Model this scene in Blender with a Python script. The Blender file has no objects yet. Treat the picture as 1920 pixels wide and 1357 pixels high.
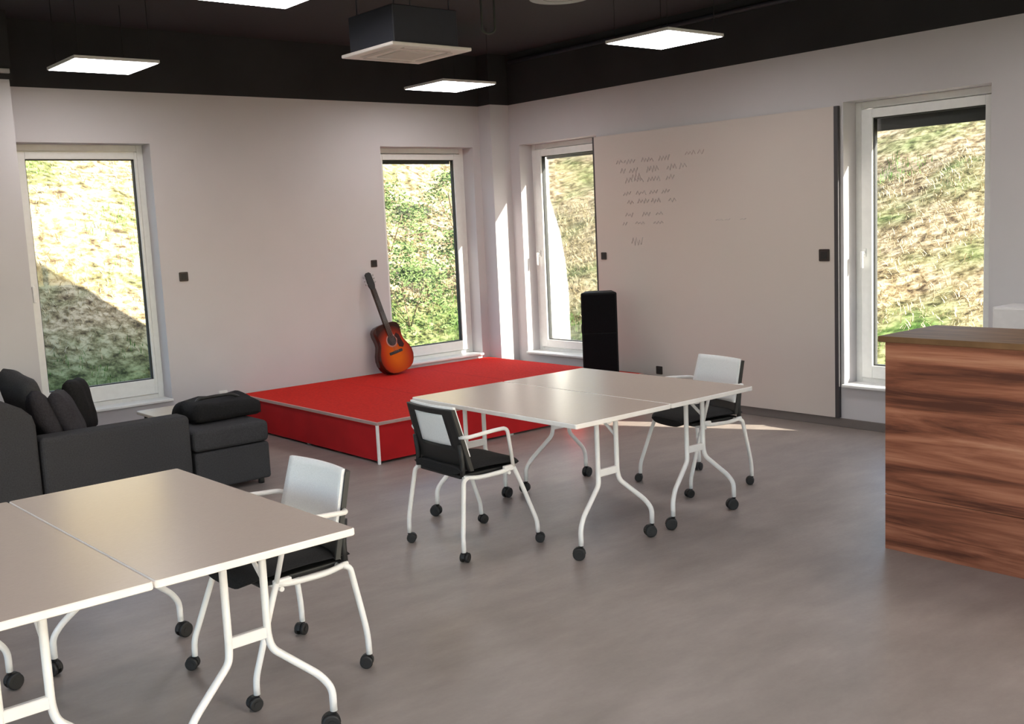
import bpy, bmesh, math, random
from mathutils import Vector, Matrix, noise
random.seed(7)
S = bpy.context.scene
C = S.collection
PI = math.pi

# ------------------------------------------------------------------ camera
cam_d = bpy.data.cameras.new('camera'); cam = bpy.data.objects.new('camera', cam_d); C.objects.link(cam)
RT = Vector((0.762644, -0.645222, -0.046399)); FW = Vector((0.635612, 0.7607, -0.131655)).normalized()
RT = (RT - FW * RT.dot(FW)).normalized(); UP = RT.cross(FW)
cam.matrix_world = Matrix(((RT.x, UP.x, -FW.x, 0), (RT.y, UP.y, -FW.y, 0), (RT.z, UP.z, -FW.z, 1.76), (0, 0, 0, 1)))
cam_d.sensor_width = 36; cam_d.lens = 1973.63 * 36 / 1920; cam_d.clip_start = 0.05; cam_d.clip_end = 200
S.camera = cam

# ------------------------------------------------------------------ world, sun, exposure
W = bpy.data.worlds.new('world'); S.world = W; W.use_nodes = True
wn = W.node_tree; bgn = wn.nodes['Background']
sky = wn.nodes.new('ShaderNodeTexSky'); sky.sky_type = 'NISHITA'; sky.sun_disc = False
sky.sun_elevation = math.radians(30); sky.sun_rotation = math.radians(152); sky.air_density = 1.0; sky.dust_density = 1.5
wn.links.new(sky.outputs[0], bgn.inputs[0]); bgn.inputs[1].default_value = 0.85
sd = bpy.data.lights.new('sun', 'SUN'); sun = bpy.data.objects.new('sun', sd); C.objects.link(sun)
sd.energy = 29.0; sd.angle = math.radians(0.6); sd.color = (1.0, 0.93, 0.82)
sun.rotation_euler = Vector((-0.54, 1.0, -0.65)).to_track_quat('-Z', 'Y').to_euler(); sun.location = (10, -6, 9)
PANEL = 12.0          # radiance of the ceiling light diffusers
S.view_settings.view_transform = 'Standard'; S.view_settings.look = 'None'
S.view_settings.gamma = 1; S.view_settings.use_curve_mapping = False
S.view_settings.exposure = 0.35

# ------------------------------------------------------------------ helpers
def mat(name, col, rough=0.5, metal=0.0, spec=0.5, emit=None, noise_amt=0.0, nscale=20, bump=0.0, stretch=(1, 1, 1)):
    m = bpy.data.materials.new(name); m.use_nodes = True
    nt = m.node_tree; b = nt.nodes['Principled BSDF']
    b.inputs['Base Color'].default_value = (*col, 1); b.inputs['Roughness'].default_value = rough
    b.inputs['Metallic'].default_value = metal; b.inputs['Specular IOR Level'].default_value = spec
    if emit:
        b.inputs['Emission Color'].default_value = (*emit[:3], 1); b.inputs['Emission Strength'].default_value = emit[3]
    tc = nt.nodes.new('ShaderNodeTexCoord'); mp = nt.nodes.new('ShaderNodeMapping'); mp.inputs['Scale'].default_value = stretch
    nt.links.new(tc.outputs['Object'], mp.inputs[0])
    nz = nt.nodes.new('ShaderNodeTexNoise'); nz.inputs['Scale'].default_value = nscale; nz.inputs['Detail'].default_value = 5
    nt.links.new(mp.outputs[0], nz.inputs['Vector'])
    a = noise_amt if noise_amt else 0.03
    r = nt.nodes.new('ShaderNodeValToRGB')
    r.color_ramp.elements[0].position = 0.3; r.color_ramp.elements[1].position = 0.7
    r.color_ramp.elements[0].color = (*[max(0, c * (1 - a)) for c in col], 1)
    r.color_ramp.elements[1].color = (*[min(1, c * (1 + a)) for c in col], 1)
    nt.links.new(nz.outputs[0], r.inputs[0]); nt.links.new(r.outputs[0], b.inputs['Base Color'])
    if bump:
        bp = nt.nodes.new('ShaderNodeBump'); bp.inputs['Strength'].default_value = bump; bp.inputs['Distance'].default_value = 0.01
        nt.links.new(nz.outputs[0], bp.inputs['Height']); nt.links.new(bp.outputs[0], b.inputs['Normal'])
    return m

def ramp(nt, pts):
    r = nt.nodes.new('ShaderNodeValToRGB'); e = r.color_ramp.elements
    while len(e) < len(pts): e.new(0.5)
    for i, (p, c) in enumerate(pts): e[i].position = p; e[i].color = (*c, 1)
    return r

def box(bm, x0, x1, y0, y1, z0, z1, bev=0.0, seg=2, mtx=None):
    t = bmesh.new(); bmesh.ops.create_cube(t, size=1)
    for v in t.verts: v.co = Vector((x0 + (v.co.x + .5) * (x1 - x0), y0 + (v.co.y + .5) * (y1 - y0), z0 + (v.co.z + .5) * (z1 - z0)))
    if bev: bmesh.ops.bevel(t, geom=t.edges[:], offset=bev, segments=seg, affect='EDGES', profile=0.5)
    merge(bm, t, mtx); return bm

def merge(bm, t, mtx=None):
    if mtx is not None: t.transform(mtx)
    vm = {v: bm.verts.new(v.co) for v in t.verts}
    for f in t.faces:
        try:
            nf = bm.faces.new([vm[v] for v in f.verts]); nf.smooth = f.smooth
        except ValueError: pass
    t.free()

def smooth_path(pts, r=0.03, n=5):
    pts = [Vector(p) for p in pts]; out = [pts[0]]
    for i in range(1, len(pts) - 1):
        a, b, c = pts[i - 1], pts[i], pts[i + 1]
        u = (a - b); v = (c - b); d = min(r, u.length * .45, v.length * .45)
        p0 = b + u.normalized() * d; p2 = b + v.normalized() * d
        for k in range(n + 1):
            t = k / n; out.append(p0 * (1 - t) ** 2 + b * 2 * t * (1 - t) + p2 * t * t)
    out.append(pts[-1]); return out

def tube(bm, pts, rad, seg=12, bend=0.03, flat=None):
    P = smooth_path(pts, bend) if bend else [Vector(p) for p in pts]
    rings = []; prev = None
    for i, p in enumerate(P):
        d = (P[min(i + 1, len(P) - 1)] - P[max(i - 1, 0)]).normalized()
        if prev is None:
            u = d.orthogonal().normalized()
        else:
            u = (prev - d * prev.dot(d)).normalized()
        prev = u; w = d.cross(u)
        rr = rad[i] if isinstance(rad, list) else rad
        rings.append([bm.verts.new(p + (u * math.cos(2 * PI * k / seg) + w * math.sin(2 * PI * k / seg)) * rr) for k in range(seg)])
    for a, b in zip(rings, rings[1:]):
        for k in range(seg):
            f = bm.faces.new((a[k], a[(k + 1) % seg], b[(k + 1) % seg], b[k])); f.smooth = True
    bm.faces.new(rings[0][::-1]); bm.faces.new(rings[-1])
    return bm

def prism(bm, outline, h0, h1, axis='z', bev=0.0, seg=2, smooth=False):
    """extrude a closed 2D outline between h0 and h1 along an axis"""
    t = bmesh.new()
    def P(a, b, h): return {'z': (a, b, h), 'y': (a, h, b), 'x': (h, a, b)}[axis]
    lo = [t.verts.new(P(a, b, h0)) for a, b in outline]; hi = [t.verts.new(P(a, b, h1)) for a, b in outline]
    n = len(outline); t.faces.new(lo[::-1]); t.faces.new(hi)
    for k in range(n):
        f = t.faces.new((lo[k], lo[(k + 1) % n], hi[(k + 1) % n], hi[k])); f.smooth = smooth
    bmesh.ops.recalc_face_normals(t, faces=t.faces[:])
    if bev:
        ed = [e for e in t.edges if (e.verts[0] in lo) == (e.verts[1] in lo)]
        bmesh.ops.bevel(t, geom=ed, offset=bev, segments=seg, affect='EDGES', profile=0.5)
    merge(bm, t); return bm

def rrect(w, h, r, n=6, cx=0, cy=0):
    out = []
    for sx, sy, a0 in ((1, 1, 0), (-1, 1, 90), (-1, -1, 180), (1, -1, 270)):
        for k in range(n + 1):
            a = math.radians(a0 + 90 * k / n)
            out.append((cx + sx * (w / 2 - r) + r * math.cos(a), cy + sy * (h / 2 - r) + r * math.sin(a)))
    return out

def B(): return bmesh.new()

def obj(name, bm, m, parent=None, loc=None, rot=None, label=None):
    bmesh.ops.recalc_face_normals(bm, faces=bm.faces[:])
    me = bpy.data.meshes.new(name); bm.to_mesh(me); bm.free()
    o = bpy.data.objects.new(name, me); C.objects.link(o)
    me.materials.append(m)
    if parent is not None: o.parent = parent
    if loc is not None: o.location = loc
    if rot is not None: o.rotation_euler = rot
    if label: o['label'] = label
    return o

def thing(name, label, cat, loc=(0, 0, 0), rz=0, group=None):
    o = bpy.data.objects.new(name, None); C.objects.link(o); o.empty_display_size = 0.1
    o.location = loc; o.rotation_euler = (0, 0, rz); o['label'] = label; o['category'] = cat
    if group: o['group'] = group
    return o

def tag(o, label, cat, group=None, kind=None):
    o['label'] = label; o['category'] = cat
    if group: o['group'] = group
    if kind: o['kind'] = kind
    return o

def struct(name, bm, m, parent=None):
    o = obj(name, bm, m, parent)
    if parent is None: o['kind'] = 'structure'
    return o

def dup(root, loc, rz, label, group=None):
    r = root.copy(); C.objects.link(r); r.location = loc; r.rotation_euler = (0, 0, rz); r['label'] = label
    if group: r['group'] = group
    for ch in list(root.children):
        c = ch.copy(); C.objects.link(c); c.parent = r
        for g in ch.children:
            d = g.copy(); C.objects.link(d); d.parent = c
    return r

# ------------------------------------------------------------------ materials
M_wall = mat('wall_paint', (0.59, 0.563, 0.583), 0.75, spec=0.2, noise_amt=0.015, nscale=3)
M_render = mat('facade_render', (0.80, 0.79, 0.76), 0.85, spec=0.1)
M_black = mat('black_ceiling_paint', (0.034, 0.033, 0.036), 0.75, spec=0.25, noise_amt=0.15, nscale=2)
M_duct = mat('dark_blue_grey_metal', (0.030, 0.032, 0.045), 0.55, spec=0.4)
M_pvc = mat('white_window_plastic', (0.80, 0.80, 0.79), 0.35, spec=0.5)
M_seal = mat('black_window_seal', (0.02, 0.02, 0.02), 0.6)
M_base = mat('dark_grey_baseboard', (0.16, 0.135, 0.125), 0.6)
M_white = mat('white_powder_coat', (0.90, 0.86, 0.84), 0.35)
M_edge = mat('white_table_edging', (0.92, 0.87, 0.84), 0.35)
M_top = mat('beige_laminate', (0.56, 0.455, 0.395), 0.27, noise_amt=0.03, nscale=60, stretch=(1, 6, 1))
M_blackp = mat('black_plastic', (0.018, 0.017, 0.017), 0.5)
M_seat = mat('black_seat_fabric', (0.022, 0.021, 0.022), 0.85, spec=0.2, nscale=150, noise_amt=0.2, bump=0.2)
M_mesh = mat('white_mesh_fabric', (0.92, 0.91, 0.92), 0.7, spec=0.2, nscale=200, noise_amt=0.05, bump=0.1)
M_wheel = mat('black_rubber', (0.014, 0.012, 0.012), 0.55)
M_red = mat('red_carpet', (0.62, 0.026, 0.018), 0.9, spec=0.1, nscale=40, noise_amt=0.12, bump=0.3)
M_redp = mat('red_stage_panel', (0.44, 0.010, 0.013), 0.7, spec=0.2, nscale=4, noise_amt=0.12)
M_trim = mat('pinkish_metal_edge', (0.52, 0.36, 0.33), 0.4, metal=0.3)
M_sofa = mat('dark_grey_upholstery', (0.052, 0.050, 0.054), 0.9, spec=0.15, nscale=120, noise_amt=0.15, bump=0.3)
M_cush1 = mat('charcoal_cushion_fabric', (0.040, 0.036, 0.042), 0.9, spec=0.15, nscale=90, noise_amt=0.2, bump=0.3)
M_cush2 = mat('black_cushion_fabric', (0.018, 0.017, 0.018), 0.9, spec=0.15, nscale=90, noise_amt=0.2, bump=0.3)
M_sock = mat('dark_brown_switch_plate', (0.035, 0.024, 0.022), 0.4)
M_board = mat('whiteboard_surface', (0.60, 0.53, 0.495), 0.30, spec=0.45, noise_amt=0.01, nscale=1)
M_btrim = mat('dark_board_edge', (0.05, 0.045, 0.05), 0.5)
M_ink = mat('faded_marker_ink', (0.51, 0.46, 0.45), 0.5)
M_inkr = mat('faded_red_marker_ink', (0.54, 0.44, 0.42), 0.5)
M_chrome = mat('brushed_metal', (0.55, 0.55, 0.55), 0.3, metal=0.8)
M_light = mat('lit_diffuser', (0.9, 0.9, 0.88), 0.5, emit=(1.0, 0.965, 0.945, PANEL))
M_vent = mat('off_white_vent_plate', (0.80, 0.74, 0.71), 0.6)
M_pale = mat('pale_lacquer', (0.78, 0.74, 0.74), 0.5)
M_beige = mat('pale_wood_top', (0.55, 0.47, 0.36), 0.4, noise_amt=0.08, nscale=8, stretch=(1, 8, 1))
M_concrete = mat('grey_paving', (0.35, 0.33, 0.30), 0.9, noise_amt=0.1)

def floor_mat():
    m = bpy.data.materials.new('grey_vinyl_floor'); m.use_nodes = True; nt = m.node_tree; b = nt.nodes['Principled BSDF']
    tc = nt.nodes.new('ShaderNodeTexCoord')
    n1 = nt.nodes.new('ShaderNodeTexNoise'); n1.inputs['Scale'].default_value = 2.2; n1.inputs['Detail'].default_value = 8; n1.inputs['Roughness'].default_value = .65
    mp = nt.nodes.new('ShaderNodeMapping'); mp.inputs['Scale'].default_value = (1, 2.2, 1); mp.inputs['Rotation'].default_value = (0, 0, .2)
    nt.links.new(tc.outputs['Object'], mp.inputs[0]); nt.links.new(mp.outputs[0], n1.inputs['Vector'])
    r = ramp(nt, [(0.3, (0.255, 0.210, 0.190)), (0.5, (0.300, 0.248, 0.225)), (0.7, (0.350, 0.292, 0.265))])
    nt.links.new(n1.outputs[0], r.inputs[0]); nt.links.new(r.outputs[0], b.inputs['Base Color'])
    n2 = nt.nodes.new('ShaderNodeTexNoise'); n2.inputs['Scale'].default_value = 60; nt.links.new(tc.outputs['Object'], n2.inputs['Vector'])
    mr = nt.nodes.new('ShaderNodeMapRange'); mr.inputs['To Min'].default_value = .34; mr.inputs['To Max'].default_value = .5
    nt.links.new(n2.outputs[0], mr.inputs['Value']); nt.links.new(mr.outputs[0], b.inputs['Roughness'])
    b.inputs['Specular IOR Level'].default_value = 0.5
    return m
M_floor = floor_mat()

def wood_mat():
    m = bpy.data.materials.new('walnut_laminate'); m.use_nodes = True; nt = m.node_tree; b = nt.nodes['Principled BSDF']
    tc = nt.nodes.new('ShaderNodeTexCoord'); mp = nt.nodes.new('ShaderNodeMapping'); mp.inputs['Scale'].default_value = (1.0, 0.45, 5.0)
    mp.inputs['Location'].default_value = (3.1, 0.6, 1.3)
    nt.links.new(tc.outputs['Object'], mp.inputs[0])
    n1 = nt.nodes.new('ShaderNodeTexNoise'); n1.inputs['Scale'].default_value = 1.7; n1.inputs['Detail'].default_value = 7
    n1.inputs['Roughness'].default_value = .62; n1.inputs['Distortion'].default_value = .5
    nt.links.new(mp.outputs[0], n1.inputs['Vector'])
    mp2 = nt.nodes.new('ShaderNodeMapping'); mp2.inputs['Scale'].default_value = (1, 1.5, 60); nt.links.new(tc.outputs['Object'], mp2.inputs[0])
    n2 = nt.nodes.new('ShaderNodeTexNoise'); n2.inputs['Scale'].default_value = 2; n2.inputs['Detail'].default_value = 3; nt.links.new(mp2.outputs[0], n2.inputs['Vector'])
    mx = nt.nodes.new('ShaderNodeMix'); mx.data_type = 'FLOAT'; mx.inputs[0].default_value = .10
    nt.links.new(n1.outputs[0], mx.inputs[2]); nt.links.new(n2.outputs[0], mx.inputs[3])
    r = ramp(nt, [(0.36, (0.10, 0.030, 0.016)), (0.44, (0.24, 0.080, 0.042)), (0.53, (0.40, 0.150, 0.084)), (0.64, (0.56, 0.27, 0.165))])
    nt.links.new(mx.outputs[0], r.inputs[0]); nt.links.new(r.outputs[0], b.inputs['Base Color'])
    b.inputs['Roughness'].default_value = .45; b.inputs['Specular IOR Level'].default_value = .3
    return m
M_wood = wood_mat()
M_woodtop = mat('walnut_top', (0.20, 0.11, 0.055), 0.5, spec=0.12, noise_amt=0.3, nscale=4, stretch=(6, 1, 1))

def glass_mat():
    m = bpy.data.materials.new('window_glass'); m.use_nodes = True; nt = m.node_tree
    nt.nodes.remove(nt.nodes['Principled BSDF']); out = nt.nodes['Material Output']
    t = nt.nodes.new('ShaderNodeBsdfTransparent'); t.inputs[0].default_value = (0.93, 0.95, 0.93, 1)
    g = nt.nodes.new('ShaderNodeBsdfGlossy'); g.inputs['Roughness'].default_value = 0.02
    f = nt.nodes.new('ShaderNodeFresnel'); f.inputs[0].default_value = 1.45
    mul = nt.nodes.new('ShaderNodeMath'); mul.operation = 'MULTIPLY'; mul.inputs[1].default_value = .5
    mx = nt.nodes.new('ShaderNodeMixShader')
    nt.links.new(f.outputs[0], mul.inputs[0]); nt.links.new(mul.outputs[0], mx.inputs[0]); nt.links.new(t.outputs[0], mx.inputs[1]); nt.links.new(g.outputs[0], mx.inputs[2])
    nt.links.new(mx.outputs[0], out.inputs[0]); return m
M_glass = glass_mat()

def ground_mat():
    m = bpy.data.materials.new('overgrown_bank'); m.use_nodes = True; nt = m.node_tree; b = nt.nodes['Principled BSDF']
    tc = nt.nodes.new('ShaderNodeTexCoord')
    n1 = nt.nodes.new('ShaderNodeTexNoise'); n1.inputs['Scale'].default_value = .9; n1.inputs['Detail'].default_value = 3
    n2 = nt.nodes.new('ShaderNodeTexNoise'); n2.inputs['Scale'].default_value = 7; n2.inputs['Detail'].default_value = 6; n2.inputs['Roughness'].default_value = .7
    for n in (n1, n2): nt.links.new(tc.outputs['Object'], n.inputs['Vector'])
    dry = ramp(nt, [(0.36, (0.045, 0.030, 0.018)), (0.47, (0.17, 0.125, 0.068)), (0.6, (0.36, 0.285, 0.185))])
    grn = ramp(nt, [(0.36, (0.015, 0.028, 0.008)), (0.5, (0.045, 0.088, 0.018)), (0.65, (0.11, 0.17, 0.045))])
    nt.links.new(n2.outputs[0], dry.inputs[0]); nt.links.new(n2.outputs[0], grn.inputs[0])
    sx = nt.nodes.new('ShaderNodeSeparateXYZ'); nt.links.new(tc.outputs['Object'], sx.inputs[0])
    # lush grass grows on the level strip at the foot of the bank, dry grass higher up
    mr = nt.nodes.new('ShaderNodeMapRange'); mr.inputs['From Min'].default_value = .02; mr.inputs['From Max'].default_value = .75; mr.inputs['To Min'].default_value = .75; mr.inputs['To Max'].default_value = 0.0
    nt.links.new(sx.outputs[2], mr.inputs['Value'])
    ad = nt.nodes.new('ShaderNodeMath'); ad.operation = 'ADD'; nt.links.new(mr.outputs[0], ad.inputs[0])
    k = nt.nodes.new('ShaderNodeMapRange'); k.inputs['From Min'].default_value = .48; k.inputs['From Max'].default_value = .78; nt.links.new(n1.outputs[0], k.inputs['Value'])
    nt.links.new(k.outputs[0], ad.inputs[1]); ad.use_clamp = True
    mx = nt.nodes.new('ShaderNodeMix'); mx.data_type = 'RGBA'; nt.links.new(ad.outputs[0], mx.inputs[0]); nt.links.new(dry.outputs[0], mx.inputs[6]); nt.links.new(grn.outputs[0], mx.inputs[7])
    nt.links.new(mx.outputs[2], b.inputs['Base Color']); b.inputs['Roughness'].default_value = .95; b.inputs['Specular IOR Level'].default_value = .05
    return m
M_ground = ground_mat()
M_dry = mat('dry_grass_blades', (0.34, 0.275, 0.165), 0.9, spec=0.1, noise_amt=0.5, nscale=3)
M_grass = mat('green_grass_blades', (0.055, 0.125, 0.022), 0.8, spec=0.2, noise_amt=0.4, nscale=3)
M_leaf = mat('green_shrub_leaves', (0.075, 0.11, 0.035), 0.8, spec=0.2, noise_amt=0.4, nscale=6)
M_twig = mat('brown_twigs', (0.12, 0.08, 0.05), 0.9)

# ================================================================== SETTING
XR, YB, H = 7.38, 8.90, 3.50       # right wall plane, back wall plane, black ceiling
HW = 2.985                          # where the pale wall paint stops
XL, YF = -3.2, -2.5
T = 0.40
ROOF = 7.8
struct('floor', box(B(), XL - T, XR + T, YF - T, YB + T, -0.15, 0), M_floor)
struct('ceiling', box(B(), XL - T, XR + T, YF - T, YB + T, H, H + 0.25), mat('dark_grey_ceiling', (0.050, 0.048, 0.053), .8, spec=.2))
struct('roof', box(B(), XL - T, XR + T, YF - T, YB + T, ROOF - .2, ROOF), M_render)

def wall_with_openings(name, fixed0, fixed1, a0, a1, ops, axis):
    bm = B()
    def bx(u0, u1, z0, z1):
        if u1 - u0 < 1e-4 or z1 - z0 < 1e-4: return
        if axis == 'x': box(bm, u0, u1, fixed0, fixed1, z0, z1)     # wall runs along x
        else: box(bm, fixed0, fixed1, u0, u1, z0, z1)
    u = a0
    for (o0, o1, z0, z1) in sorted(ops):
        bx(u, o0, -0.15, ROOF); bx(o0, o1, -0.15, z0); bx(o0, o1, z1, ROOF); u = o1
    bx(u, a1, -0.15, ROOF)
    return struct(name, bm, M_wall)

ZB, ZT = 0.35, 2.56
W1 = (2.45, 3.55); W2 = (5.87, 7.03); W3 = (7.40, 8.55); W4 = (3.53, 4.69)
wall_with_openings('wall_back', YB, YB + T, XL - T, XR + T, [(*W1, ZB, ZT), (*W2, ZB, ZT)], 'x')
wall_with_openings('wall_right', XR, XR + T, YF - T, YB, [(*W3, ZB, ZT), (*W4, ZB - .02, ZT)], 'y')
LW_ = [(-1.9, .5), (1.1, 3.5), (4.1, 6.5)]
wall_with_openings('wall_left', XL - T, XL, YF - T, YB, [(a, b, ZB, ZT) for a, b in LW_], 'y')
FW_ = [(-3.2, -1.2), (-.4, 1.6), (2.4, 4.4), (5.2, 7.0)]
wall_with_openings('wall_front', YF - T, YF, XL, XR, [(a, b, ZB, ZT) for a, b in FW_], 'x')

# black paint band above the pale walls (thin panelling up to the ceiling)
bm = B(); box(bm, XL, XR, YB - .012, YB, HW, H); struct('trim_1', bm, M_black)
bm = B(); box(bm, XR - .012, XR, YF, YB - .012, HW, H); struct('trim_2', bm, M_black)
bm = B(); box(bm, XL, XL + .012, YF, YB - .012, HW, H); struct('trim_3', bm, M_black)
bm = B(); box(bm, XL + .012, XR - .012, YF, YF + .012, HW, H); struct('trim_4', bm, M_black)
# corner pier between the back wall and the right wall; pier left of the first window
bm = B(); box(bm, XR - .25, XR, YB - .20, YB, 0, HW); struct('wall_corner_pier', bm, M_wall)
bm = B(); box(bm, XR - .26, XR - .012, YB - .21, YB - .012, HW, H); struct('trim_5', bm, M_black)
bm = B(); box(bm, 1.75, 2.40, YB - .30, YB, 0, HW + .01); struct('wall_left_pier', bm, M_wall)
bm = B(); box(bm, 1.75, 2.42, YB - .31, YB - .012, HW + .01, H); struct('trim_6', bm, M_black)
# baseboards
bm = B(); box(bm, 2.40, XR - .25, YB - .015, YB, 0, .07, .003, 1); struct('baseboard_back', bm, M_base)
bm = B(); box(bm, XR - .015, XR, YF, YB - .20, 0, .07, .003, 1); struct('baseboard_right', bm, M_base)
bm = B(); box(bm, 1.75, 2.415, YB - .315, YB - .30, 0, .07, .003, 1); struct('baseboard_pier', bm, M_base)

# ------------------------------------------------------------------ windows
def window(n, axis, o0, o1, z0, z1, wl, wr, wt, wb, blind, handle_side, sill_out=0.03, sash_gap=True):
    """axis 'x': in the back wall, looking +y ; axis 'y': in the right wall. wl/wr: frame width at low/high coordinate"""
    root = bpy.data.objects.new('window_%d' % n, None); C.objects.link(root); root['kind'] = 'structure'
    f0 = YB if axis == 'x' else XR
    mid = (o0 + o1) / 2
    root.location = (mid, f0, z0) if axis == 'x' else (f0, mid, z0)
    def bx(bm, u0, u1, d0, d1, a0, a1, bev=0.004):
        u0 -= mid; u1 -= mid; a0 -= z0; a1 -= z0
        if axis == 'x': box(bm, u0, u1, d0, d1, a0, a1, bev, 1)
        else: box(bm, d0, d1, u0, u1, a0, a1, bev, 1)
    D0, D1 = 0.16, 0.235
    fo = 0.055   # outer frame
    bm = B()
    bx(bm, o0, o0 + fo, D0 + .01, D1, z0, z1); bx(bm, o1 - fo, o1, D0 + .01, D1, z0, z1)
    bx(bm, o0 + fo, o1 - fo, D0 + .01, D1, z1 - fo, z1); bx(bm, o0 + fo, o1 - fo, D0 + .01, D1, z0, z0 + fo)
    struct('window_frame', bm, M_pvc, root)
    bm = B(); g = .006
    s0, s1, t0, t1 = o0 + fo + g, o1 - fo - g, z0 + fo + g, z1 - fo - g
    bx(bm, s0, o0 + wl, D0 - .008, D1 - .01, t0, t1); bx(bm, o1 - wr, s1, D0 - .008, D1 - .01, t0, t1)
    bx(bm, o0 + wl, o1 - wr, D0 - .008, D1 - .01, z1 - wt, t1); bx(bm, o0 + wl, o1 - wr, D0 - .008, D1 - .01, t0, z0 + wb)
    struct('window_sash', bm, M_pvc, root)
    bm = B(); q = .008
    for (a, b, c, d) in ((o0 + wl, o0 + wl + q, z0 + wb, z1 - wt), (o1 - wr - q, o1 - wr, z0 + wb, z1 - wt),
                         (o0 + wl + q, o1 - wr - q, z1 - wt - q, z1 - wt), (o0 + wl + q, o1 - wr - q, z0 + wb, z0 + wb + q)):
        bx(bm, a, b, D0 + .012, D1 - .02, c, d, 0)
    struct('glazing_seal', bm, M_seal, root)
    bm = B(); bx(bm, o0 + wl, o1 - wr, D0 + .028, D0 + .034, z0 + wb, z1 - wt, 0)
    struct('glass_pane', bm, M_glass, root)
    bm = B(); bx(bm, o0 + .001, o1 - .001, -sill_out, D0 + .01, z0, z0 + .022)
    struct('window_sill', bm, M_pvc, root)
    if blind:
        bm = B(); bx(bm, o0 + wl - .02, o1 - wr + .02, D1 + .02, D1 + .05, z1 - wt - blind, z1 - .01, 0)
        struct('roller_shutter', bm, M_btrim, root)
    # handle on the sash
    hu = (o1 - wr / 2 - .015) if handle_side > 0 else (o0 + wl / 2 + .015)
    bm = B(); hz = z0 + 1.06
    bx(bm, hu - .015, hu + .015, D0 - .018, D0 - .008, hz - .035, hz + .035, .004)
    bx(bm, hu - .010, hu + .010, D0 - .055, D0 - .018, hz - .010, hz + .010, .003)
    bx(bm, hu - .011, hu + .011, D0 - .062, D0 - .045, hz - .12, hz + .012, .004)
    struct('window_handle', bm, M_pvc, root)
    # outside sill
    bm = B(); bx(bm, o0 + .001, o1 - .001, D1, T + .04, z0, z0 + .015, 0)
    struct('outer_sill', bm, M_pvc, root)
    return root
window(1, 'x', *W1, ZB, ZT, .13, .085, .12, .19, 0, -1)
window(2, 'x', *W2, ZB, ZT, .12, .14, .12, .16, .035, -1)
window(3, 'y', *W3, ZB, ZT, .14, .155, .13, .14, .03, 1)
window(4, 'y', *W4, ZB - .02, ZT, .115, .155, .13, .16, .10, 1, sill_out=.05)

for i, (a, b, side) in enumerate([(a, b, 'f') for a, b in FW_] + [(a, b, 'l') for a, b in LW_]):     # window bands added out of view, behind and left, to light the room
    root = bpy.data.objects.new('window_%d' % (i + 5), None); C.objects.link(root); root['kind'] = 'structure'
    root.location = ((a + b) / 2, YF, ZB) if side == 'f' else (XL, (a + b) / 2, ZB)
    root.rotation_euler = (0, 0, 0 if side == 'f' else -PI / 2)
    w = (b - a) / 2; h = ZT - ZB; bm = B()
    box(bm, -w, -w + .08, -.24, -.16, 0, h, .004, 1); box(bm, w - .08, w, -.24, -.16, 0, h, .004, 1)
    box(bm, -w + .08, w - .08, -.24, -.16, 0, .08, .004, 1); box(bm, -w + .08, w - .08, -.24, -.16, h - .08, h, .004, 1); box(bm, -.04, .04, -.24, -.16, .08, h - .08, .004, 1)
    struct('window_frame', bm, M_pvc, root)
    bm = B(); box(bm, -w + .08, -.04, -.205, -.199, .08, h - .08); struct('glass_pane', bm, M_glass, root)
    bm = B(); box(bm, .04, w - .08, -.205, -.199, .08, h - .08); struct('glass_pane', bm, M_glass, root)

# ================================================================== OUTSIDE
def terr(x, y):
    a = max(0.0, y - 12.6) * 0.57
    b = max(0.0, x - 8.9) * 0.42
    z = math.log(math.exp(2.2 * a) + math.exp(2.2 * b) - 1 + 1e-9) / 2.2 if max(a, b) < 40 else max(a, b)
    return z - 0.12 + 0.16 * noise.noise(Vector((x * .5, y * .5, 0))) * min(1, z + .15) + 0.07 * noise.noise(Vector((x * 2.3, y * 2.3, 4))) * min(1, z + .2)
bm = B(); xs = []; NX, NY = 150, 150; grid = {}
for i in range(NX + 1):
    for j in range(NY + 1):
        x = -12 + 36 * i / NX; y = -14 + 42 * j / NY
        grid[i, j] = (x, y, terr(x, y))
vv = {}
for i in range(NX):
    for j in range(NY):
        x0, y0, _ = grid[i, j]; x1, y1, _ = grid[i + 1, j + 1]
        if XL - T + .25 < x0 and x1 < XR + T - .25 and YF - T + .25 < y0 and y1 < YB + T - .25: continue
        q = []
        for key in ((i, j), (i + 1, j), (i + 1, j + 1), (i, j + 1)):
            if key not in vv: vv[key] = bm.verts.new(grid[key])
            q.append(vv[key])
        bm.faces.new(q).smooth = True
o = obj('ground_bank', bm, M_ground); o['kind'] = 'structure'

def blades(bm, x, y, n, h, w, spread, lean=.4):
    for _ in range(n):
        px = x + random.gauss(0, spread); py = y + random.gauss(0, spread)
        if px < XR + T + .15 and py < YB + T + .15: continue
        z = terr(px, py) - .02; a = random.uniform(0, 2 * PI); hh = h * random.uniform(.5, 1.3)
        d = Vector((math.cos(a), math.sin(a), 0)); s = Vector((-d.y, d.x, 0)) * w * random.uniform(.6, 1.4)
        p = Vector((px, py, z)); l = d * hh * lean * random.uniform(.2, 1.4)
        v = [bm.verts.new(p - s), bm.verts.new(p + s), bm.verts.new(p + l * .4 + s * .7 + Vector((0, 0, hh * .6))), bm.verts.new(p + l * .4 - s * .7 + Vector((0, 0, hh * .6))), bm.verts.new(p + l + Vector((0, 0, hh)))]
        bm.faces.new((v[0], v[1], v[2], v[3])); bm.faces.new((v[3], v[2], v[4]))
bd, bg = B(), B()
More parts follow.
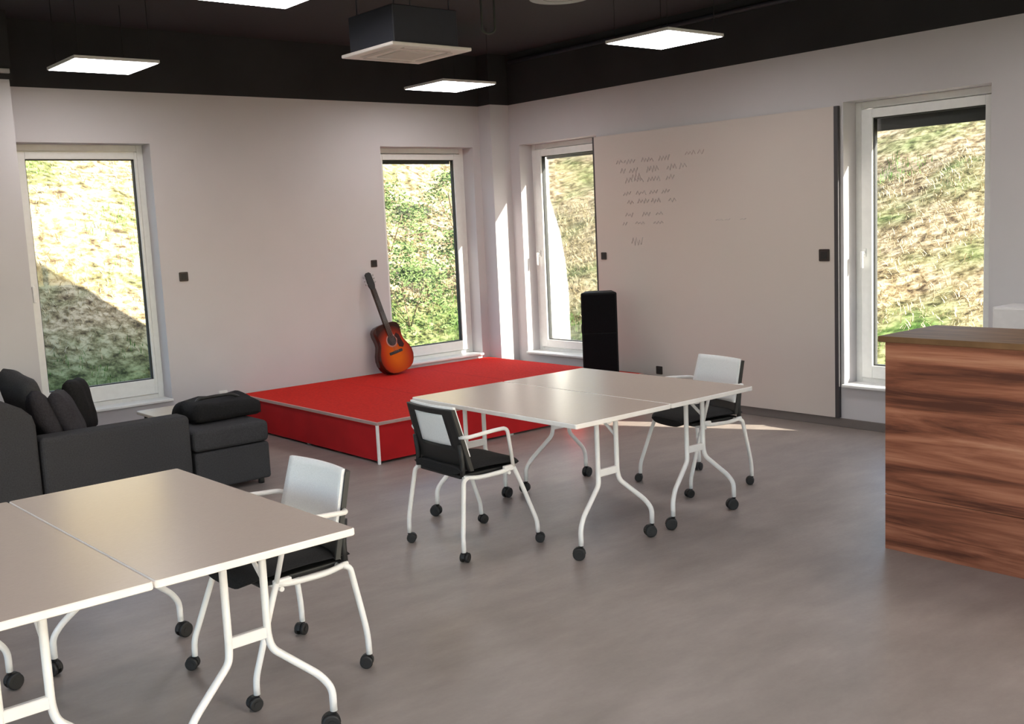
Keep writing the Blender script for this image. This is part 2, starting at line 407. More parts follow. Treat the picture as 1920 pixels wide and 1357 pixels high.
for _ in range(3400):
    if random.random() < .5: x = random.uniform(2.5, 14); y = random.uniform(9.6, 19)
    else: x = random.uniform(8.0, 15); y = random.uniform(3.5, 14)
    z = terr(x, y); g = noise.noise(Vector((x * .45, y * .45, 9)))
    if z < .42 or g > .28: blades(bg, x, y, 9, .10, .005, .13)
    else: blades(bd, x, y, 11, .09, .006, .15, 1.2)
tag(obj('dry_grass', bd, M_dry), 'straw coloured dry grass covering the sunny bank outside the windows', 'grass', kind='stuff')
tag(obj('green_grass', bg, M_grass), 'green grass growing at the foot of the bank outside', 'grass', kind='stuff')

def shrub(x, y, r, h, label, n=2600):
    t = thing('shrub', label, 'shrub', (x, y, terr(x, y) - .03), 0, 'shrubs on the bank outside')
    bm = B(); rnd = random.Random(int(x * 100 + y * 7))
    for _ in range(n):
        a = rnd.uniform(0, 2 * PI); b = rnd.uniform(0, PI / 2 * 1.15); rr = rnd.uniform(.55, 1) ** .5
        c = Vector((math.cos(a) * math.sin(b) * r * rr, math.sin(a) * math.sin(b) * r * rr, h * .12 + max(-.1, math.cos(b)) * h * .88 * rr))
        c *= 1 + .25 * noise.noise(c * 3 + Vector((x, y, 0)))
        u = Vector((rnd.gauss(0, 1), rnd.gauss(0, 1), rnd.gauss(0, 1))).normalized(); v = u.orthogonal().normalized(); s = rnd.uniform(.018, .042)
        q = [bm.verts.new(c + u * s), bm.verts.new(c + v * s * .55), bm.verts.new(c - u * s), bm.verts.new(c - v * s * .55)]
        bm.faces.new(q)
    obj('foliage', bm, M_leaf, t)
    bm = B()
    for k in range(5):
        a = 2 * PI * k / 5
        tube(bm, [(0, 0, 0), (math.cos(a) * r * .3, math.sin(a) * r * .3, h * .45), (math.cos(a) * r * .4, math.sin(a) * r * .4, h * .6)], .008, 5, .05)
    obj('stem', bm, M_twig, t)
shrub(9.05, 13.2, .75, 1.15, 'leafy green shrub on the bank, lower left one seen through the small back window')
shrub(10.42, 13.6, .65, 1.0, 'leafy green shrub on the bank, lower right one seen through the small back window')
shrub(10.1, 15.2, .75, 1.1, 'leafy green shrub higher on the bank behind the small back window, left one', 2200)
shrub(11.75, 15.5, .80, 1.2, 'leafy green shrub higher on the bank behind the small back window, right one', 2200)
bm = B(); prism(bm, [(XR + T, -.1), (8.40, -.1), (8.40, .9), (8.37, 1.25), (8.30, 1.62), (8.18, 1.95), (8.06, 2.2), (7.92, 2.4), (XR + T, 2.5)], 8.96, 9.26, 'y', .01, 1)  # made-up wall, shaped to stand in for a bright wedge beyond the glass
tag(obj('stand_in_wall', bm, M_render), 'white sloping wall added to stand for a bright wedge outside the corner window', 'wall')

# ================================================================== CEILING FITTINGS
def ceiling_light(x, y, label):
    t = thing('ceiling_light', label, 'ceiling light', (x, y, 3.0), 0, 'square ceiling light panels')
    bm = B(); h = .30; e = .010
    box(bm, -h, h, -h, -h + e, .004, .026, .002, 1); box(bm, -h, h, h - e, h, .004, .026, .002, 1)
    box(bm, -h, -h + e, -h + e, h - e, .004, .026, .002, 1); box(bm, h - e, h, -h + e, h - e, .004, .026, .002, 1)
    box(bm, -h + e, h - e, -h + e, h - e, .016, .025)
    obj('frame', bm, M_pale, t)
    obj('diffuser', box(B(), -h + e, h - e, -h + e, h - e, .002, .012), M_light, t, label='glowing white diffuser')
    for sx in (-1, 1):
        for sy in (-1, 1):
            obj('suspension_wire', tube(B(), [(sx * .25, sy * .25, .024), (sx * .25, sy * .25, .5)], .0025, 6, 0), M_black, t)
    return t
c0 = ceiling_light(5.93, 5.22, 'lit square ceiling light nearest the whiteboard wall, in front of the corner')
for (x, y, l) in ((5.96, 7.83, 'lit square ceiling light closest to the room corner and small window'),
                  (2.83, 7.82, 'lit square ceiling light above the left window'),
                  (2.73, 5.16, 'lit square ceiling light cut off by the top edge of the photo'),
                  (5.93, 2.55, 'lit square ceiling light above the walnut counter, added out of view'),  # unseen lights from here on, added to continue the grid and brighten the room
                  (2.73, 2.50, 'lit square ceiling light above the front table, added out of view'),
                  (2.73, -0.15, 'lit square ceiling light added behind the camera, right of two'),
                  (-0.40, 2.50, 'lit square ceiling light left of the front table, added out of view'),
                  (-0.40, 5.16, 'lit square ceiling light left of the sofa, added out of view'),
                  (-0.40, -0.15, 'lit square ceiling light added behind the camera, left of two')):
    dup(c0, (x, y, 3.0), 0, l)

t = thing('air_conditioner_cassette', 'unlit off-white vent panel under a dark ceiling air unit', 'air conditioner', (3.82, 5.44, 2.80))
bm = B(); box(bm, -.29, .29, -.28, .28, 0, .02, .004, 1)
obj('vent_plate', bm, M_vent, t, label='off-white square vent plate')
bm = B(); box(bm, -.13, .13, -.13, .13, -.006, .0, .002, 1)
for s in (-1, 1):
    box(bm, -.17, .17, s * .205 - .02, s * .205 + .02, -.004, 0); box(bm, s * .205 - .02, s * .205 + .02, -.17, .17, -.004, 0)
obj('air_outlet', bm, mat('grey_vent_slots', (0.60, 0.55, 0.53), .6), t)
obj('housing', box(B(), -.25, .22, -.24, .24, .021, .24, .006, 1), M_duct, t, label='dark blue-grey metal housing')
for sx in (-1, 1):
    for sy in (-1, 1): obj('threaded_rod', tube(B(), [(sx * .20 - .01, sy * .2, .23), (sx * .20 - .01, sy * .2, .7)], .005, 6, 0), M_duct, t)

bm = B()
tube(bm, [(4.62, 5.68, 3.5), (4.62, 5.68, 3.04), (4.66, 5.66, 3.02), (4.70, 5.64, 3.04), (4.70, 5.64, 3.5)], .008, 8, .03)
tag(obj('hanging_cable', bm, mat('grey_cable', (.06, .065, .06), .6)), 'grey cable looping down from the black ceiling beside the vent', 'cable')
bm = B()
for r0, r1, z0, z1 in ((.02, .10, 0, .03), (.11, .19, .0, .02)):
    prof = [(r0, z0), (r1, z0), (r1, z1), (r0, z1)]; rg = []
    for k in range(32):
        a = 2 * PI * k / 32; rg.append([bm.verts.new((p[0] * math.cos(a), p[0] * math.sin(a), p[1])) for p in prof])
    for k in range(32):
        for j in range(4): bm.faces.new((rg[k][j], rg[(k + 1) % 32][j], rg[(k + 1) % 32][(j + 1) % 4], rg[k][(j + 1) % 4]))
tube(bm, [(0, 0, .02), (0, 0, .40)], .10, 24, 0)
tag(obj('round_ceiling_vent', bm, mat('grey_round_vent', (.22, .23, .22), .5), loc=(4.58, 4.86, 3.10)), 'round grey ceiling vent at the top edge of the photo', 'vent')
# dark ducts on the black ceiling
bm = B(); tube(bm, [(XR - .05, -2.4, 3.41), (XR - .05, 8.6, 3.41)], .022, 12, 0)
tag(obj('ceiling_pipe', bm, M_duct), 'thin dark pipe along the ceiling above the whiteboard wall', 'pipe')
bm = B(); box(bm, 1.76, 2.40, YB - .34, YB - .31, 3.035, 3.07, .003, 1)
tag(obj('cable_tray', bm, mat('light_grey_tray', (.45, .45, .47), .5)), 'light grey strip on the black pier at the left edge', 'cable tray')

# ================================================================== WALL FITTINGS
def switch(x, y, z, face, label, s=.04):
    t = thing('wall_switch', label, 'switch', (x, y, z), 0 if face == 'y' else PI / 2, 'dark brown switches and sockets on the walls')
    # local: plate faces -y
    t.rotation_euler = (0, 0, 0) if face == 'y' else (0, 0, -PI / 2)
    bm = B(); prism(bm, rrect(2 * s, 2 * s, .008), -.010, 0, 'y', .002, 1); obj('plate', bm, M_sock, t)
    bm = B(); prism(bm, rrect(s * 1.25, s * 1.25, .004), -.014, -.010, 'y', .0015, 1); obj('rocker', bm, M_blackp, t)
    return t
switch(3.746, YB, 1.42, 'y', 'dark square switch right of the left window')
switch(5.711, YB, 1.415, 'y', 'dark square switch above the guitar head', .035)
switch(XR - .03, 7.317, 1.39, 'x', 'dark square switch above the black loudspeaker', .035)
switch(XR - .03, 4.845, 1.382, 'x', 'dark square switch at the right edge of the whiteboard', .048)
switch(XR - .03, 6.636, .315, 'x', 'low dark socket behind the far table, between loudspeaker and chair', .038)
t = thing('power_socket', 'small white socket low on the back wall beside the red stage', 'socket', (4.02, YB, .335))
bm = B(); prism(bm, rrect(.08, .08, .008), -.012, 0, 'y', .002, 1); obj('plate', bm, M_pvc, t)
bm = B(); prism(bm, rrect(.045, .045, .02), -.016, -.012, 'y'); obj('socket_face', bm, M_pale, t)

# whiteboard wall panel
t = thing('whiteboard', 'wall-sized whiteboard panel with faint marker writing between the two right windows', 'whiteboard', (XR, 6.08, .075))
obj('writing_surface', box(B(), -.031, -.001, -1.325, 1.325, 0, 2.46), M_board, t)
obj('edge_trim', box(B(), -.032, 0, -1.36, -1.325, 0, 2.46), M_btrim, t, label='dark vertical edge trim')
obj('edge_trim', box(B(), -.032, 0, 1.325, 1.345, 0, 2.46), M_btrim, t, label='dark vertical edge trim')
def scribble(bm, y0, y1, z, h, rnd, gap=.35):
    y = y0
    while y > y1:
        w = rnd.uniform(.05, .16)
        n = max(3, int(w / .018)); pts = []
        for k in range(n + 1):
            pts.append((-.0318, y - w * k / n, z + (h / 2 if k % 2 else -h / 2) * rnd.uniform(.3, 1)))
        tube(bm, pts, .0035, 4, 0)
        y -= w + rnd.uniform(.02, .12)
rnd = random.Random(3)
bm = B()
for (ya, yb, z, h) in ((1.03, .35, 2.20, .05), (.98, .25, 2.11, .06), (.92, .30, 2.02, .05), (.95, .35, 1.90, .045), (.90, .30, 1.82, .05), (.93, .45, 1.70, .04), (.97, .55, 1.62, .03), (.86, .74, 1.45, .08), (-.15, -.55, 1.62, .015)):
    scribble(bm, ya, yb, z, h, rnd)
obj('marker_writing', bm, M_ink, t, label='faint grey marker writing')['kind'] = 'stuff'
bm = B(); scribble(bm, .18, .02, 2.22, .05, rnd); scribble(bm, .84, .76, 2.05, .08, rnd)
obj('marker_writing', bm, M_inkr, t, label='faint reddish marker writing')['kind'] = 'stuff'

# made-up pale cabinet standing in for a lighter patch of the wall
t = thing('stand_in_cabinet', 'pale low cabinet added in place of a lighter patch on the right wall, behind the walnut counter', 'cabinet', (7.21, 2.55, 0))
obj('body', box(B(), -.15, .16, -.80, .80, .06, 1.04, .004, 1), M_pale, t)
obj('plinth', box(B(), -.12, .14, -.78, .78, 0, .06), M_base, t)
for k in range(2):
    d = obj('door', box(B(), -.168, -.150, -.79 + .79 * k + .004, -.004 + .79 * k, .07, 1.03, .003, 1), M_pale, t)
    obj('handle', tube(B(), [(-.168, (-.06 if k == 0 else .05), .9), (-.195, (-.06 if k == 0 else .05), .9), (-.195, (-.06 if k == 0 else .05), .75), (-.168, (-.06 if k == 0 else .05), .75)], .005, 8, .01), M_chrome, d)

# ================================================================== STAGE
SX0, SY0, SH = 4.17, 6.60, .32
t = thing('stage', 'low red carpeted stage in the room corner with metal edges', 'stage', (SX0, SY0, 0))
LX, LY = 7.09 - SX0, YB - .02 - SY0
bm = B(); box(bm, .012, LX, .012, LY, SH - .03, SH)
obj('carpet', bm, M_red, t, label='bright red carpet top')
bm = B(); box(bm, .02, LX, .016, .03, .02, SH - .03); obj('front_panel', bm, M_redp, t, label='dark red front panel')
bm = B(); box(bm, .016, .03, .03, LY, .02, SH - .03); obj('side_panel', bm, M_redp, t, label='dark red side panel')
bm = B(); box(bm, 0, LX, 0, .014, SH - .022, SH + .002, .002, 1); obj('edge_trim', bm, M_trim, t, label='pinkish metal front edge')
bm = B(); box(bm, 0, .014, .014, LY, SH - .022, SH + .002, .002, 1); obj('edge_trim', bm, M_trim, t, label='pinkish metal side edge')
bm = B(); box(bm, 0, .02, 0, .02, 0, SH - .022, .002, 1); obj('corner_post', bm, M_white, t, label='pale metal corner post')
for (x, y) in ((1.3, .02), (2.6, .02), (.02, 1.1), (.02, 2.2)):
    obj('leg', box(B(), x + .02, x + .06, y + .02, y + .06, 0, SH - .03), M_chrome, t)
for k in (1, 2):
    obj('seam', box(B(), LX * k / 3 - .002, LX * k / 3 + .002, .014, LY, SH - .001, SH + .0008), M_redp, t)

# ================================================================== TABLES
def make_caster(r=.03, seg=20):
    """twin wheel caster, origin on the floor under the stem; returns (bracket bm, wheel bm)"""
    br = B(); wh = B()
    tube(br, [(0, 0, 2 * r - .004), (0, 0, 2 * r + .022)], .010, 10, 0)
    prism(br, [(r * 1.05 * math.cos(a * PI / 8) - .012, r + r * 1.12 * math.sin(a * PI / 8)) for a in range(0, 9)] + [(-.012 - r * .3, r * .8), (-.012 + r * .3, r * .8)], -.0075, .0075, 'y')
    for s in (-1, 1):
        tube(wh, [(-.012, s * .009, r), (-.012, s * .0205, r), (-.012, s * .023, r)], [r, r, r * .85], seg, 0)
        tube(wh, [(-.012, s * .0235, r), (-.012, s * .0255, r)], r * .45, seg, 0)
    return br, wh

def add_caster(parent, x, y, rz, r=.03, label=None):
    br, wh = make_caster(r)
    c = obj('caster', wh, M_wheel, parent, (x, y, 0), (0, 0, rz), label)
    obj('caster_bracket', br, M_blackp, c)
    return c

def make_table(label):
    t = thing('folding_table', label, 'table', (0, 0, 0), 0, 'white wheeled folding tables')
    hx, hy, zt = .357, .72, .74
    bm = B(); prism(bm, rrect(2 * hx, 2 * hy, .012, 3), zt - .026, zt - .0008, 'z', .003, 1)
    e = obj('edge_banding', bm, M_edge, t, label='white tabletop core and edging')
    bm = B(); prism(bm, rrect(2 * hx - .008, 2 * hy - .008, .010, 3), zt - .001, zt, 'z')
    obj('tabletop', bm, M_top, t, label='beige laminate top surface')
    bm = B(); box(bm, -.02, .02, -.60, .60, zt - .066, zt - .030, .004, 1); obj('underframe_rail', bm, M_white, t)
    for s in (-1, 1):
        y = s * .572
        for q in (-1, 1):
            bm = B()
            yo = s * .632
            tube(bm, [(q * .072, y, zt - .028), (q * .072, y, .40), (q * .080, y + s * .008, .350), (q * .235, y + s * .045, .215), (q * .272, yo, .160), (q * .272, yo, .075)], .0135, 12, .04)
            obj('leg', bm, M_white, t)
            add_caster(t, q * .272, yo, random.uniform(0, 2 * PI), .033)
        bm = B(); box(bm, -.070, .070, y - .010, y + .010, .392, .432, .003, 1); obj('leg_brace', bm, M_white, t)
        bm = B(); box(bm, -.12, .12, y - .02, y + .02, zt - .040, zt - .026, .002, 1); obj('mounting_plate', bm, M_white, t)
        bm = B(); tube(bm, [(.072, y - s * .008, .60), (.085, y - s * .17, zt - .030)], .009, 8, 0); obj('folding_strut', bm, M_white, t)
    return t
ta = make_table('right folding table of the front pair, beside the empty chair')
ta.location = (1.455, 3.785, 0); ta.rotation_euler = (0, 0, math.radians(1.4))
dup(ta, (.737, 3.767, 0), math.radians(1.4), 'left folding table of the front pair, cut off by the left edge')
dup(ta, (3.915, 4.50, 0), 0, 'left folding table of the far pair, next to the red stage')
dup(ta, (4.635, 4.50, 0), 0, 'right folding table of the far pair, toward the whiteboard')

# ================================================================== CHAIRS  (local: faces +x)
def make_chair(label):
    t = thing('office_chair', label, 'chair', (0, 0, 0), 0, 'black and white wheeled chairs')
    # seat
    bm = B()
    n = 14; rows = []
    for i in range(n + 1):
        u = i / n; x = -.215 + .445 * u
        zc = .462 + .012 * math.cos((u - .35) * 3) - (.020 * max(0, (u - .8) / .2) ** 2) 
        w = .225 - .02 * u - .05 * max(0, (u - .82) / .18) ** 2
        row = []
        for k in range(13):
            v = -1 + 2 * k / 12
            row.append(Vector((x, w * v, zc + .006 * v * v)))
        rows.append(row)
    top = [[bm.verts.new(p + Vector((0, 0, .022 * (1 - (abs(-1 + 2 * k / 12)) ** 6)))) for k, p in enumerate(r)] for r in rows]
    bot = [[bm.verts.new(p - Vector((0, 0, .022 * (1 - (abs(-1 + 2 * k / 12)) ** 6)))) for k, p in enumerate(r)] for r in rows]
    for L in (top, bot):
        for i in range(n):
            for k in range(12): bm.faces.new((L[i][k], L[i][k + 1], L[i + 1][k + 1], L[i + 1][k])).smooth = True
    for i in range(n):
        bm.faces.new((top[i][0], top[i + 1][0], bot[i + 1][0], bot[i][0])); bm.faces.new((top[i][12], top[i + 1][12], bot[i + 1][12], bot[i][12]))
    for k in range(12):
        bm.faces.new((top[0][k], top[0][k + 1], bot[0][k + 1], bot[0][k])); bm.faces.new((top[n][k], top[n][k + 1], bot[n][k + 1], bot[n][k]))
    obj('seat', bm, M_seat, t, label='black upholstered seat')
    # black seat shell that turns up to the back
    bm = B(); box(bm, -.20, .17, -.19, .19, .425, .448, .008, 2); obj('seat_pan', bm, M_blackp, t)
    # back shell: black frame, curved, with an open middle
    def bp(v, z, off=0):    # point of the back: v in -1..1, z height
        lean = (z - .56) * -.26
        return Vector((-.178 + lean - .024 * (1 - v * v) + .024 + off, v * .228 * (1 - .06 * ((z - .62) / .2)), z))
    def sheet(bm, vs, zs, o0, o1, skip=None):
        F = {}; G = {}
        for i, v in enumerate(vs):
            for j, z in enumerate(zs):
                F[i, j] = bm.verts.new(bp(v, z, o0)); G[i, j] = bm.verts.new(bp(v, z, o1))
        ok = lambda i, j: 0 <= i < len(vs) - 1 and 0 <= j < len(zs) - 1 and not (skip and skip(i, j))
        for i in range(len(vs) - 1):
            for j in range(len(zs) - 1):
                if not ok(i, j): continue
                bm.faces.new((F[i, j], F[i + 1, j], F[i + 1, j + 1], F[i, j + 1])).smooth = True
                bm.faces.new((G[i, j], G[i, j + 1], G[i + 1, j + 1], G[i + 1, j])).smooth = True
                if not ok(i - 1, j): bm.faces.new((F[i, j], F[i, j + 1], G[i, j + 1], G[i, j]))
                if not ok(i + 1, j): bm.faces.new((F[i + 1, j], G[i + 1, j], G[i + 1, j + 1], F[i + 1, j + 1]))
                if not ok(i, j - 1): bm.faces.new((F[i, j], G[i, j], G[i + 1, j], F[i + 1, j]))
                if not ok(i, j + 1): bm.faces.new((F[i, j + 1], F[i + 1, j + 1], G[i + 1, j + 1], G[i, j + 1]))
    vs = [-1, -.9, -.78, -.62, -.4, -.2, 0, .2, .4, .62, .78, .9, 1]
    zs = [.47, .50, .54, .575, .60, .65, .70, .75, .775, .795, .806]
    bm = B(); sheet(bm, vs, zs, -.030, -.008, lambda i, j: 3 <= i <= 8 and 4 <= j <= 7)
    obj('back_frame', bm, M_blackp, t, label='black plastic back frame')
    bm = B(); sheet(bm, [-.955 + 1.91 * k / 14 for k in range(15)], [.545 + .272 * k / 10 for k in range(11)], -.0075, .006)
    obj('backrest_pad', bm, M_mesh, t, label='white fabric backrest')
    bm = B(); sheet(bm, [-.61 + 1.22 * k / 10 for k in range(11)], [.602 + .171 * k / 8 for k in range(9)], -.026, -.008)
    obj('back_panel', bm, M_mesh, t, label='white panel set in the back')
    for s in (-1, 1):
        # uprights from rail to back
        bm = B(); tube(bm, [(-.195, s * .212, .445), (-.193, s * .212, .52), (-.205, s * .212, .62)], .014, 10, .02)
        obj('back_upright', bm, M_blackp, t)
        # side rail
        bm = B(); tube(bm, [(-.200, s * .222, .440), (-.10, s * .228, .425), (.06, s * .232, .430), (.125, s * .235, .443)], .0125, 10, .05)
        box(bm, .06, .135, s * .232 - .012, s * .232 + .012, .428, .458, .006, 2)
        obj('seat_rail', bm, M_white, t)
        # rear leg
        bm = B(); tube(bm, [(-.17, s * .222, .437), (-.205, s * .232, .425), (-.232, s * .252, .25), (-.248, s * .262, .14), (-.250, s * .263, .055)], .0125, 12, .04)
        obj('leg', bm, M_white, t)
        # front leg and arm are one bent tube in the photo: the arm loop carries on from the leg
        bm = B(); tube(bm, [(.125, s * .236, .445), (.165, s * .245, .35), (.225, s * .258, .19), (.252, s * .263, .12), (.254, s * .263, .055)], .0125, 12, .05)
        obj('leg', bm, M_white, t)
        bm = B(); tube(bm, [(.125, s * .236, .445), (.075, s * .262, .672), (-.02, s * .268, .672), (-.185, s * .266, .660), (-.205, s * .215, .655)], .0105, 12, .035)
        obj('armrest', bm, M_white, t)
        add_caster(t, -.250, s * .263, random.uniform(0, 2 * PI), .026); add_caster(t, .254, s * .263, random.uniform(0, 2 * PI), .026)
    bm = B(); tube(bm, [(-.17, -.222, .432), (-.17, .222, .432)], .010, 10, 0); obj('cross_bar', bm, M_white, t)
    bm = B(); tube(bm, [(.10, -.232, .415), (.10, .232, .415)], .010, 10, 0); obj('cross_bar', bm, M_white, t)
    return t
ch = make_chair('empty chair facing the front table pair at their right end')
ch.location = (1.872, 3.79, 0); ch.rotation_euler = (0, 0, math.radians(181.5))
dup(ch, (3.455, 4.545, 0), math.radians(-2), 'chair seen from behind, pulled up to the far tables beside the red stage')
dup(ch, (5.25, 4.45, 0), math.radians(169.5), 'chair on the far side of the far tables, against the whiteboard wall')

# ================================================================== COUNTER
t = thing('reception_counter', 'walnut counter with bold horizontal grain at the right edge', 'counter', (4.82, 2.83, 0))
obj('front_panel', box(B(), .0, .022, -1.9, 0, .29, 1.075, .0015, 1), M_wood, t, label='upper walnut front panel')
obj('front_panel', box(B(), .0, .022, -1.9, 0, .0, .287, .0015, 1), M_wood, t, label='lower walnut front panel')
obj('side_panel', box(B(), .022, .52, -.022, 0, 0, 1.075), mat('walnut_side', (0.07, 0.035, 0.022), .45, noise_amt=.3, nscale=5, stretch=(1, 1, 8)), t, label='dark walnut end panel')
obj('side_panel', box(B(), .022, .52, -1.9, -1.878, 0, 1.075), M_wood, t)
obj('countertop', box(B(), -.02, .55, -1.92, .03, 1.075, 1.105, .003, 1), M_woodtop, t, label='thin walnut worktop')
obj('shelf', box(B(), .03, .50, -1.87, -.03, .55, .57), M_wood, t)

# ================================================================== LOUDSPEAKER
t = thing('loudspeaker', 'tall black loudspeaker on the red stage beside the whiteboard', 'loudspeaker', (6.93, 6.99, SH), math.radians(-45))
bm = B(); prism(bm, [(-.165, -.13), (.165, -.13), (.13, .14), (-.13, .14)], 0, .76, 'z', .012, 2); obj('cabinet', bm, mat('black_speaker_cabinet', (.008, .0075, .009), .7, spec=.2), t)
mg = mat('black_speaker_grille', (.005, .0045, .006), .85, spec=.1, nscale=300, noise_amt=.4, bump=.3)
bm = B(); box(bm, -.15, .15, -.142, -.130, .39, .745, .004, 1); obj('grille', bm, mg, t)
bm = B(); box(bm, -.15, .15, -.142, -.130, .015, .38, .004, 1); obj('grille', bm, mg, t)
bm = B(); tube(bm, [(-.135, -.02, .35), (-.165, -.02, .38), (-.165, -.02, .46), (-.135, -.02, .49)], .008, 8, .02); obj('handle', bm, M_blackp, t)
for sx in (-1, 1): obj('foot', tube(B(), [(sx * .1, 0, .001), (sx * .1, 0, .012)], .018, 12, 0), M_wheel, t)

# ================================================================== GUITAR  (built upright in xz, face toward -y)
def guitar_mats():
    m = bpy.data.materials.new('sunburst_top'); m.use_nodes = True; nt = m.node_tree; b = nt.nodes['Principled BSDF']
    tc = nt.nodes.new('ShaderNodeTexCoord'); mp = nt.nodes.new('ShaderNodeMapping')
    mp.inputs['Location'].default_value = (0, 0, -.17 * 3.3); mp.inputs['Scale'].default_value = (4.3, 0.01, 3.3)
    nt.links.new(tc.outputs['Object'], mp.inputs[0])
    g = nt.nodes.new('ShaderNodeTexGradient'); g.gradient_type = 'SPHERICAL'; nt.links.new(mp.outputs[0], g.inputs[0])
    r = ramp(nt, [(0.0, (0.030, 0.004, 0.002)), (0.12, (0.13, 0.010, 0.003)), (0.34, (0.42, 0.030, 0.006)), (0.80, (0.66, 0.13, 0.008))])
    nt.links.new(g.outputs[0], r.inputs[0]); nt.links.new(r.outputs[0], b.inputs['Base Color']); b.inputs['Roughness'].default_value = .18
    return m
t = thing('acoustic_guitar', 'sunburst orange acoustic guitar leaning on the back wall on the red stage', 'guitar', (5.79, 8.62, SH + .026))
t.rotation_euler = (math.radians(-12), math.radians(-11.5), math.radians(4))
prof = [(0, 0), (.004, .06), (.016, .11), (.04, .150), (.08, .180), (.13, .197), (.18, .198), (.23, .183), (.275, .158), (.31, .142), (.345, .138), (.38, .142), (.42, .148), (.455, .143), (.48, .125), (.497, .09), (.503, .04)]
right = [(w, z) for z, w in prof]
outl = right + [(-w, z) for w, z in right[::-1] if w > 0]
bm = B(); prism(bm, outl, 0, .105, 'y', 0, 1, True); obj('body', bm, mat('mahogany_sides', (.05, .008, .004), .25), t, label='dark reddish sides and back')
bm = B(); prism(bm, [(x * .985, z * .99 + .003) for x, z in outl], -.003, .0, 'y'); obj('soundboard', bm, guitar_mats(), t, label='orange sunburst front')
bm = B(); prism(bm, [(.052 * math.cos(a * PI / 14), .325 + .052 * math.sin(a * PI / 14)) for a in range(28)], -.0040, -.003, 'y'); obj('soundhole', bm, M_blackp, t)
bm = B()
for k in range(28):
    a0, a1 = 2 * PI * k / 28, 2 * PI * (k + 1) / 28
    q = [(r * math.cos(a), .325 + r * math.sin(a)) for r, a in ((.054, a0), (.066, a0), (.066, a1), (.054, a1))]
    prism(bm, q, -.0042, -.003, 'y')
obj('rosette', bm, mat('pale_rosette', (.45, .22, .18), .4), t)
bm = B(); prism(bm, [(.045, .36), (.075, .385), (.10, .36), (.112, .30), (.125, .25), (.10, .225), (.06, .245), (.052, .29), (.066, .325)], -.005, -.003, 'y'); obj('pickguard', bm, mat('dark_tortoise', (.035, .006, .006), .25), t, label='dark pickguard')
bm = B(); prism(bm, rrect(.16, .028, .008, 4, 0, .205), -.012, -.003, 'y', .002, 1); obj('bridge', bm, M_blackp, t)
bm = B(); box(bm, -.026, .026, -.012, .016, .49, .86, .006, 2); prism(bm, [(-.028, .37), (.028, .37), (.024, .86), (-.024, .86)], -.014, -.006, 'y'); obj('neck', bm, mat('dark_neck_wood', (.035, .018, .010), .35), t)
bm = B(); prism(bm, [(-.024, .855), (.024, .855), (.038, .90), (.034, 1.015), (.015, 1.03), (-.015, 1.03), (-.034, 1.015), (-.038, .90)], -.008, .012, 'y', .003, 1); obj('headstock', bm, M_blackp, t)
for s in (-1, 1):
    for k in range(3):
        obj('tuning_peg', tube(B(), [(s * .034, .004, .92 + .035 * k), (s * .052, .004, .92 + .035 * k), (s * .060, .004, .92 + .035 * k)], [.003, .004, .009], 8, 0), M_chrome, t)
for k in range(6):
    x = -.019 + .0076 * k
    obj('string', tube(B(), [(x * 1.4, -.0165, .205), (x, -.018, .86)], .0007, 4, 0), M_chrome, t)

# ================================================================== SOFA GROUP
t = thing('sofa', 'dark grey fabric sofa on the left seen side-on, with cushions', 'sofa', (2.15, 6.75, 0))
def soft(bm, x0, x1, y0, y1, z0, z1, b=.035, puff=0.0):
    tt = B(); box(tt, x0, x1, y0, y1, z0, z1, b, 4); merge(bm, tt); return bm
bm = B(); prism(bm, [(-.90, .05), (-.32, .05), (-.32, .66), (-.335, .72), (-.39, .775), (-.50, .83), (-.62, .865), (-.90, .88)], 0, 1.05, 'y', .03, 4); obj('backrest', bm, M_sofa, t)
obj('armrest', soft(B(), -.31, .65, 0, .19, .05, .575), M_sofa, t)
obj('base', soft(B(), -.31, .62, .195, 1.05, .05, .28, .02), M_sofa, t)
obj('seat_cushion', soft(B(), -.31, .64, .20, 1.04, .285, .43, .04), M_sofa, t)
for (x, y) in ((-.8, .08), (.58, .08), (.56, .97), (-.8, .97)): obj('foot', tube(B(), [(x, y, 0), (x, y, .055)], .025, 10, 0), M_blackp, t)

t = thing('ottoman', 'square dark grey ottoman between the sofa and the red stage', 'ottoman', (3.095, 6.76, 0))
obj('base', soft(B(), -.275, .275, 0, .62, .04, .30, .02), M_sofa, t)
obj('seat_cushion', soft(B(), -.28, .28, -.005, .625, .305, .455, .035), M_sofa, t)
for (x, y) in ((-.22, .06), (.22, .06), (.22, .56), (-.22, .56)): obj('foot', tube(B(), [(x, y, 0), (x, y, .045)], .022, 10, 0), M_blackp, t)

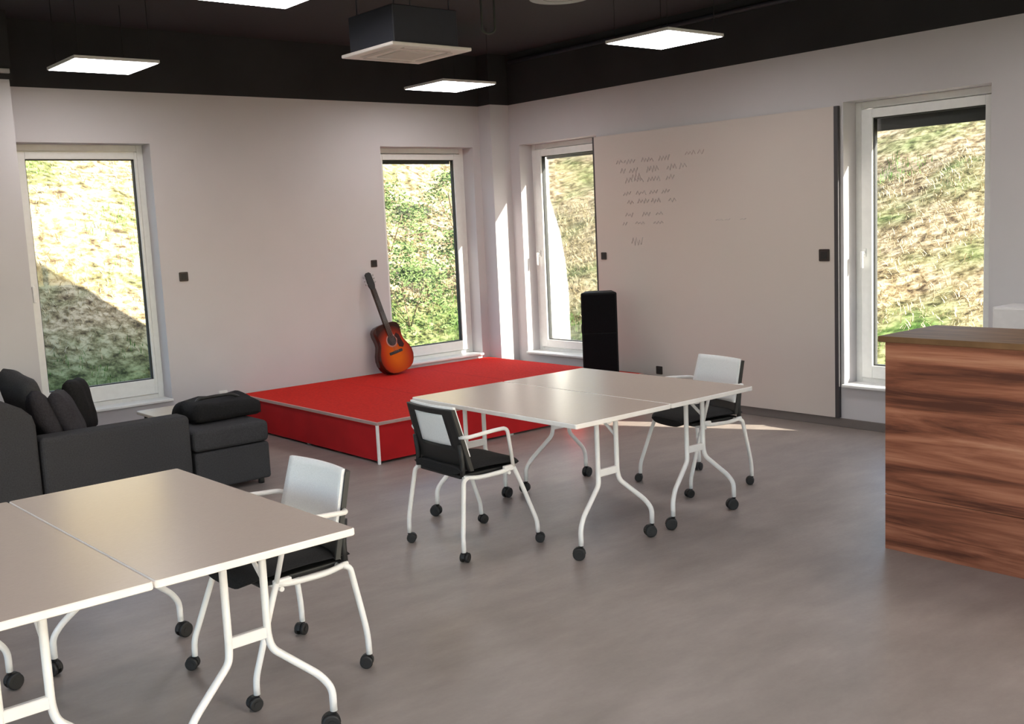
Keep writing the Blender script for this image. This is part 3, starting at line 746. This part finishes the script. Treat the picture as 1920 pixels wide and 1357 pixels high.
def pillow(name, label, cat, w, h, d, m, loc, rot, group=None, n=16, seed=1):
    bm = B(); G = {}
    for side in (1, -1):
        for i in range(n + 1):
            for j in range(n + 1):
                u = -1 + 2 * i / n; v = -1 + 2 * j / n
                edge = (1 - abs(u) ** 2.6) * (1 - abs(v) ** 2.6)
                th = d / 2 * max(0, edge) ** .4 + .012 * noise.noise(Vector((u * 2, v * 2, seed + side)))* (edge > 0.02)
                pin = 1 - .13 * abs(u * v) ** 4 - .06 * (1 - abs(u)) * abs(v) - .06 * (1 - abs(v)) * abs(u)
                if side == -1 and (i in (0, n) or j in (0, n)): G[side, i, j] = G[1, i, j]; continue
                G[side, i, j] = bm.verts.new((u * w / 2 * pin, side * th, v * h / 2 * pin + h / 2))
        for i in range(n):
            for j in range(n):
                bm.faces.new((G[side, i, j], G[side, i + 1, j], G[side, i + 1, j + 1], G[side, i, j + 1])).smooth = True
    o = obj(name, bm, m, None, loc, [math.radians(a) for a in rot]); tag(o, label, cat, group); return o
G_ = 'cushions piled on the sofa'
pillow('throw_cushion', 'large grey cushion at the left edge leaning on the sofa back', 'cushion', .52, .46, .17, M_sofa, (1.98, 7.36, .50), (-14, -8, 96), G_, seed=2)
pillow('throw_cushion', 'charcoal cushion at the front of the sofa pile', 'cushion', .44, .42, .16, M_cush1, (2.06, 7.14, .44), (-20, 6, 80), G_, seed=5)
pillow('throw_cushion', 'charcoal cushion in the middle of the sofa pile, nearest the arm', 'cushion', .40, .40, .14, M_cush1, (2.20, 7.10, .44), (-22, 3, 66), G_, seed=8)
pillow('throw_cushion', 'black cushion at the right of the sofa pile, before the window', 'cushion', .32, .40, .14, M_cush2, (2.36, 7.50, .435), (-10, 2, 50), G_, seed=11)

# black bag on the ottoman
bm = B(); tt = B(); box(tt, -.27, .27, -.19, .19, 0, .135, .05, 4)
bmesh.ops.subdivide_edges(tt, edges=tt.edges[:], cuts=2, use_grid_fill=True)
for v in tt.verts:
    k = noise.noise(v.co * 7); v.co += Vector((.02 * k, .02 * noise.noise(v.co * 6 + Vector((3, 1, 2))), .05 * k * (v.co.z > .04)))
for f in tt.faces: f.smooth = True
merge(bm, tt)
t = thing('black_bag', 'slouched black bag lying on the ottoman', 'bag', (3.19, 7.17, .457), math.radians(2))
obj('body', bm, M_cush2, t)
obj('strap', tube(B(), [(-.18, -.02, .12), (-.15, 0, .150), (0, .02, .152), (.13, .03, .148), (.18, .02, .12)], .012, 8, .05), M_blackp, t)

# low table behind the sofa
t = thing('coffee_table', 'low pale wood table behind the sofa, against the back wall', 'table', (3.42, 8.32, 0))
bm = B(); prism(bm, rrect(.60, .62, .03), .325, .352, 'z', .004, 1); obj('tabletop', bm, M_beige, t)
for sx in (-1, 1):
    for sy in (-1, 1): obj('leg', tube(B(), [(sx * .27, sy * .27, 0), (sx * .24, sy * .24, .325)], .014, 10, 0), M_blackp, t)
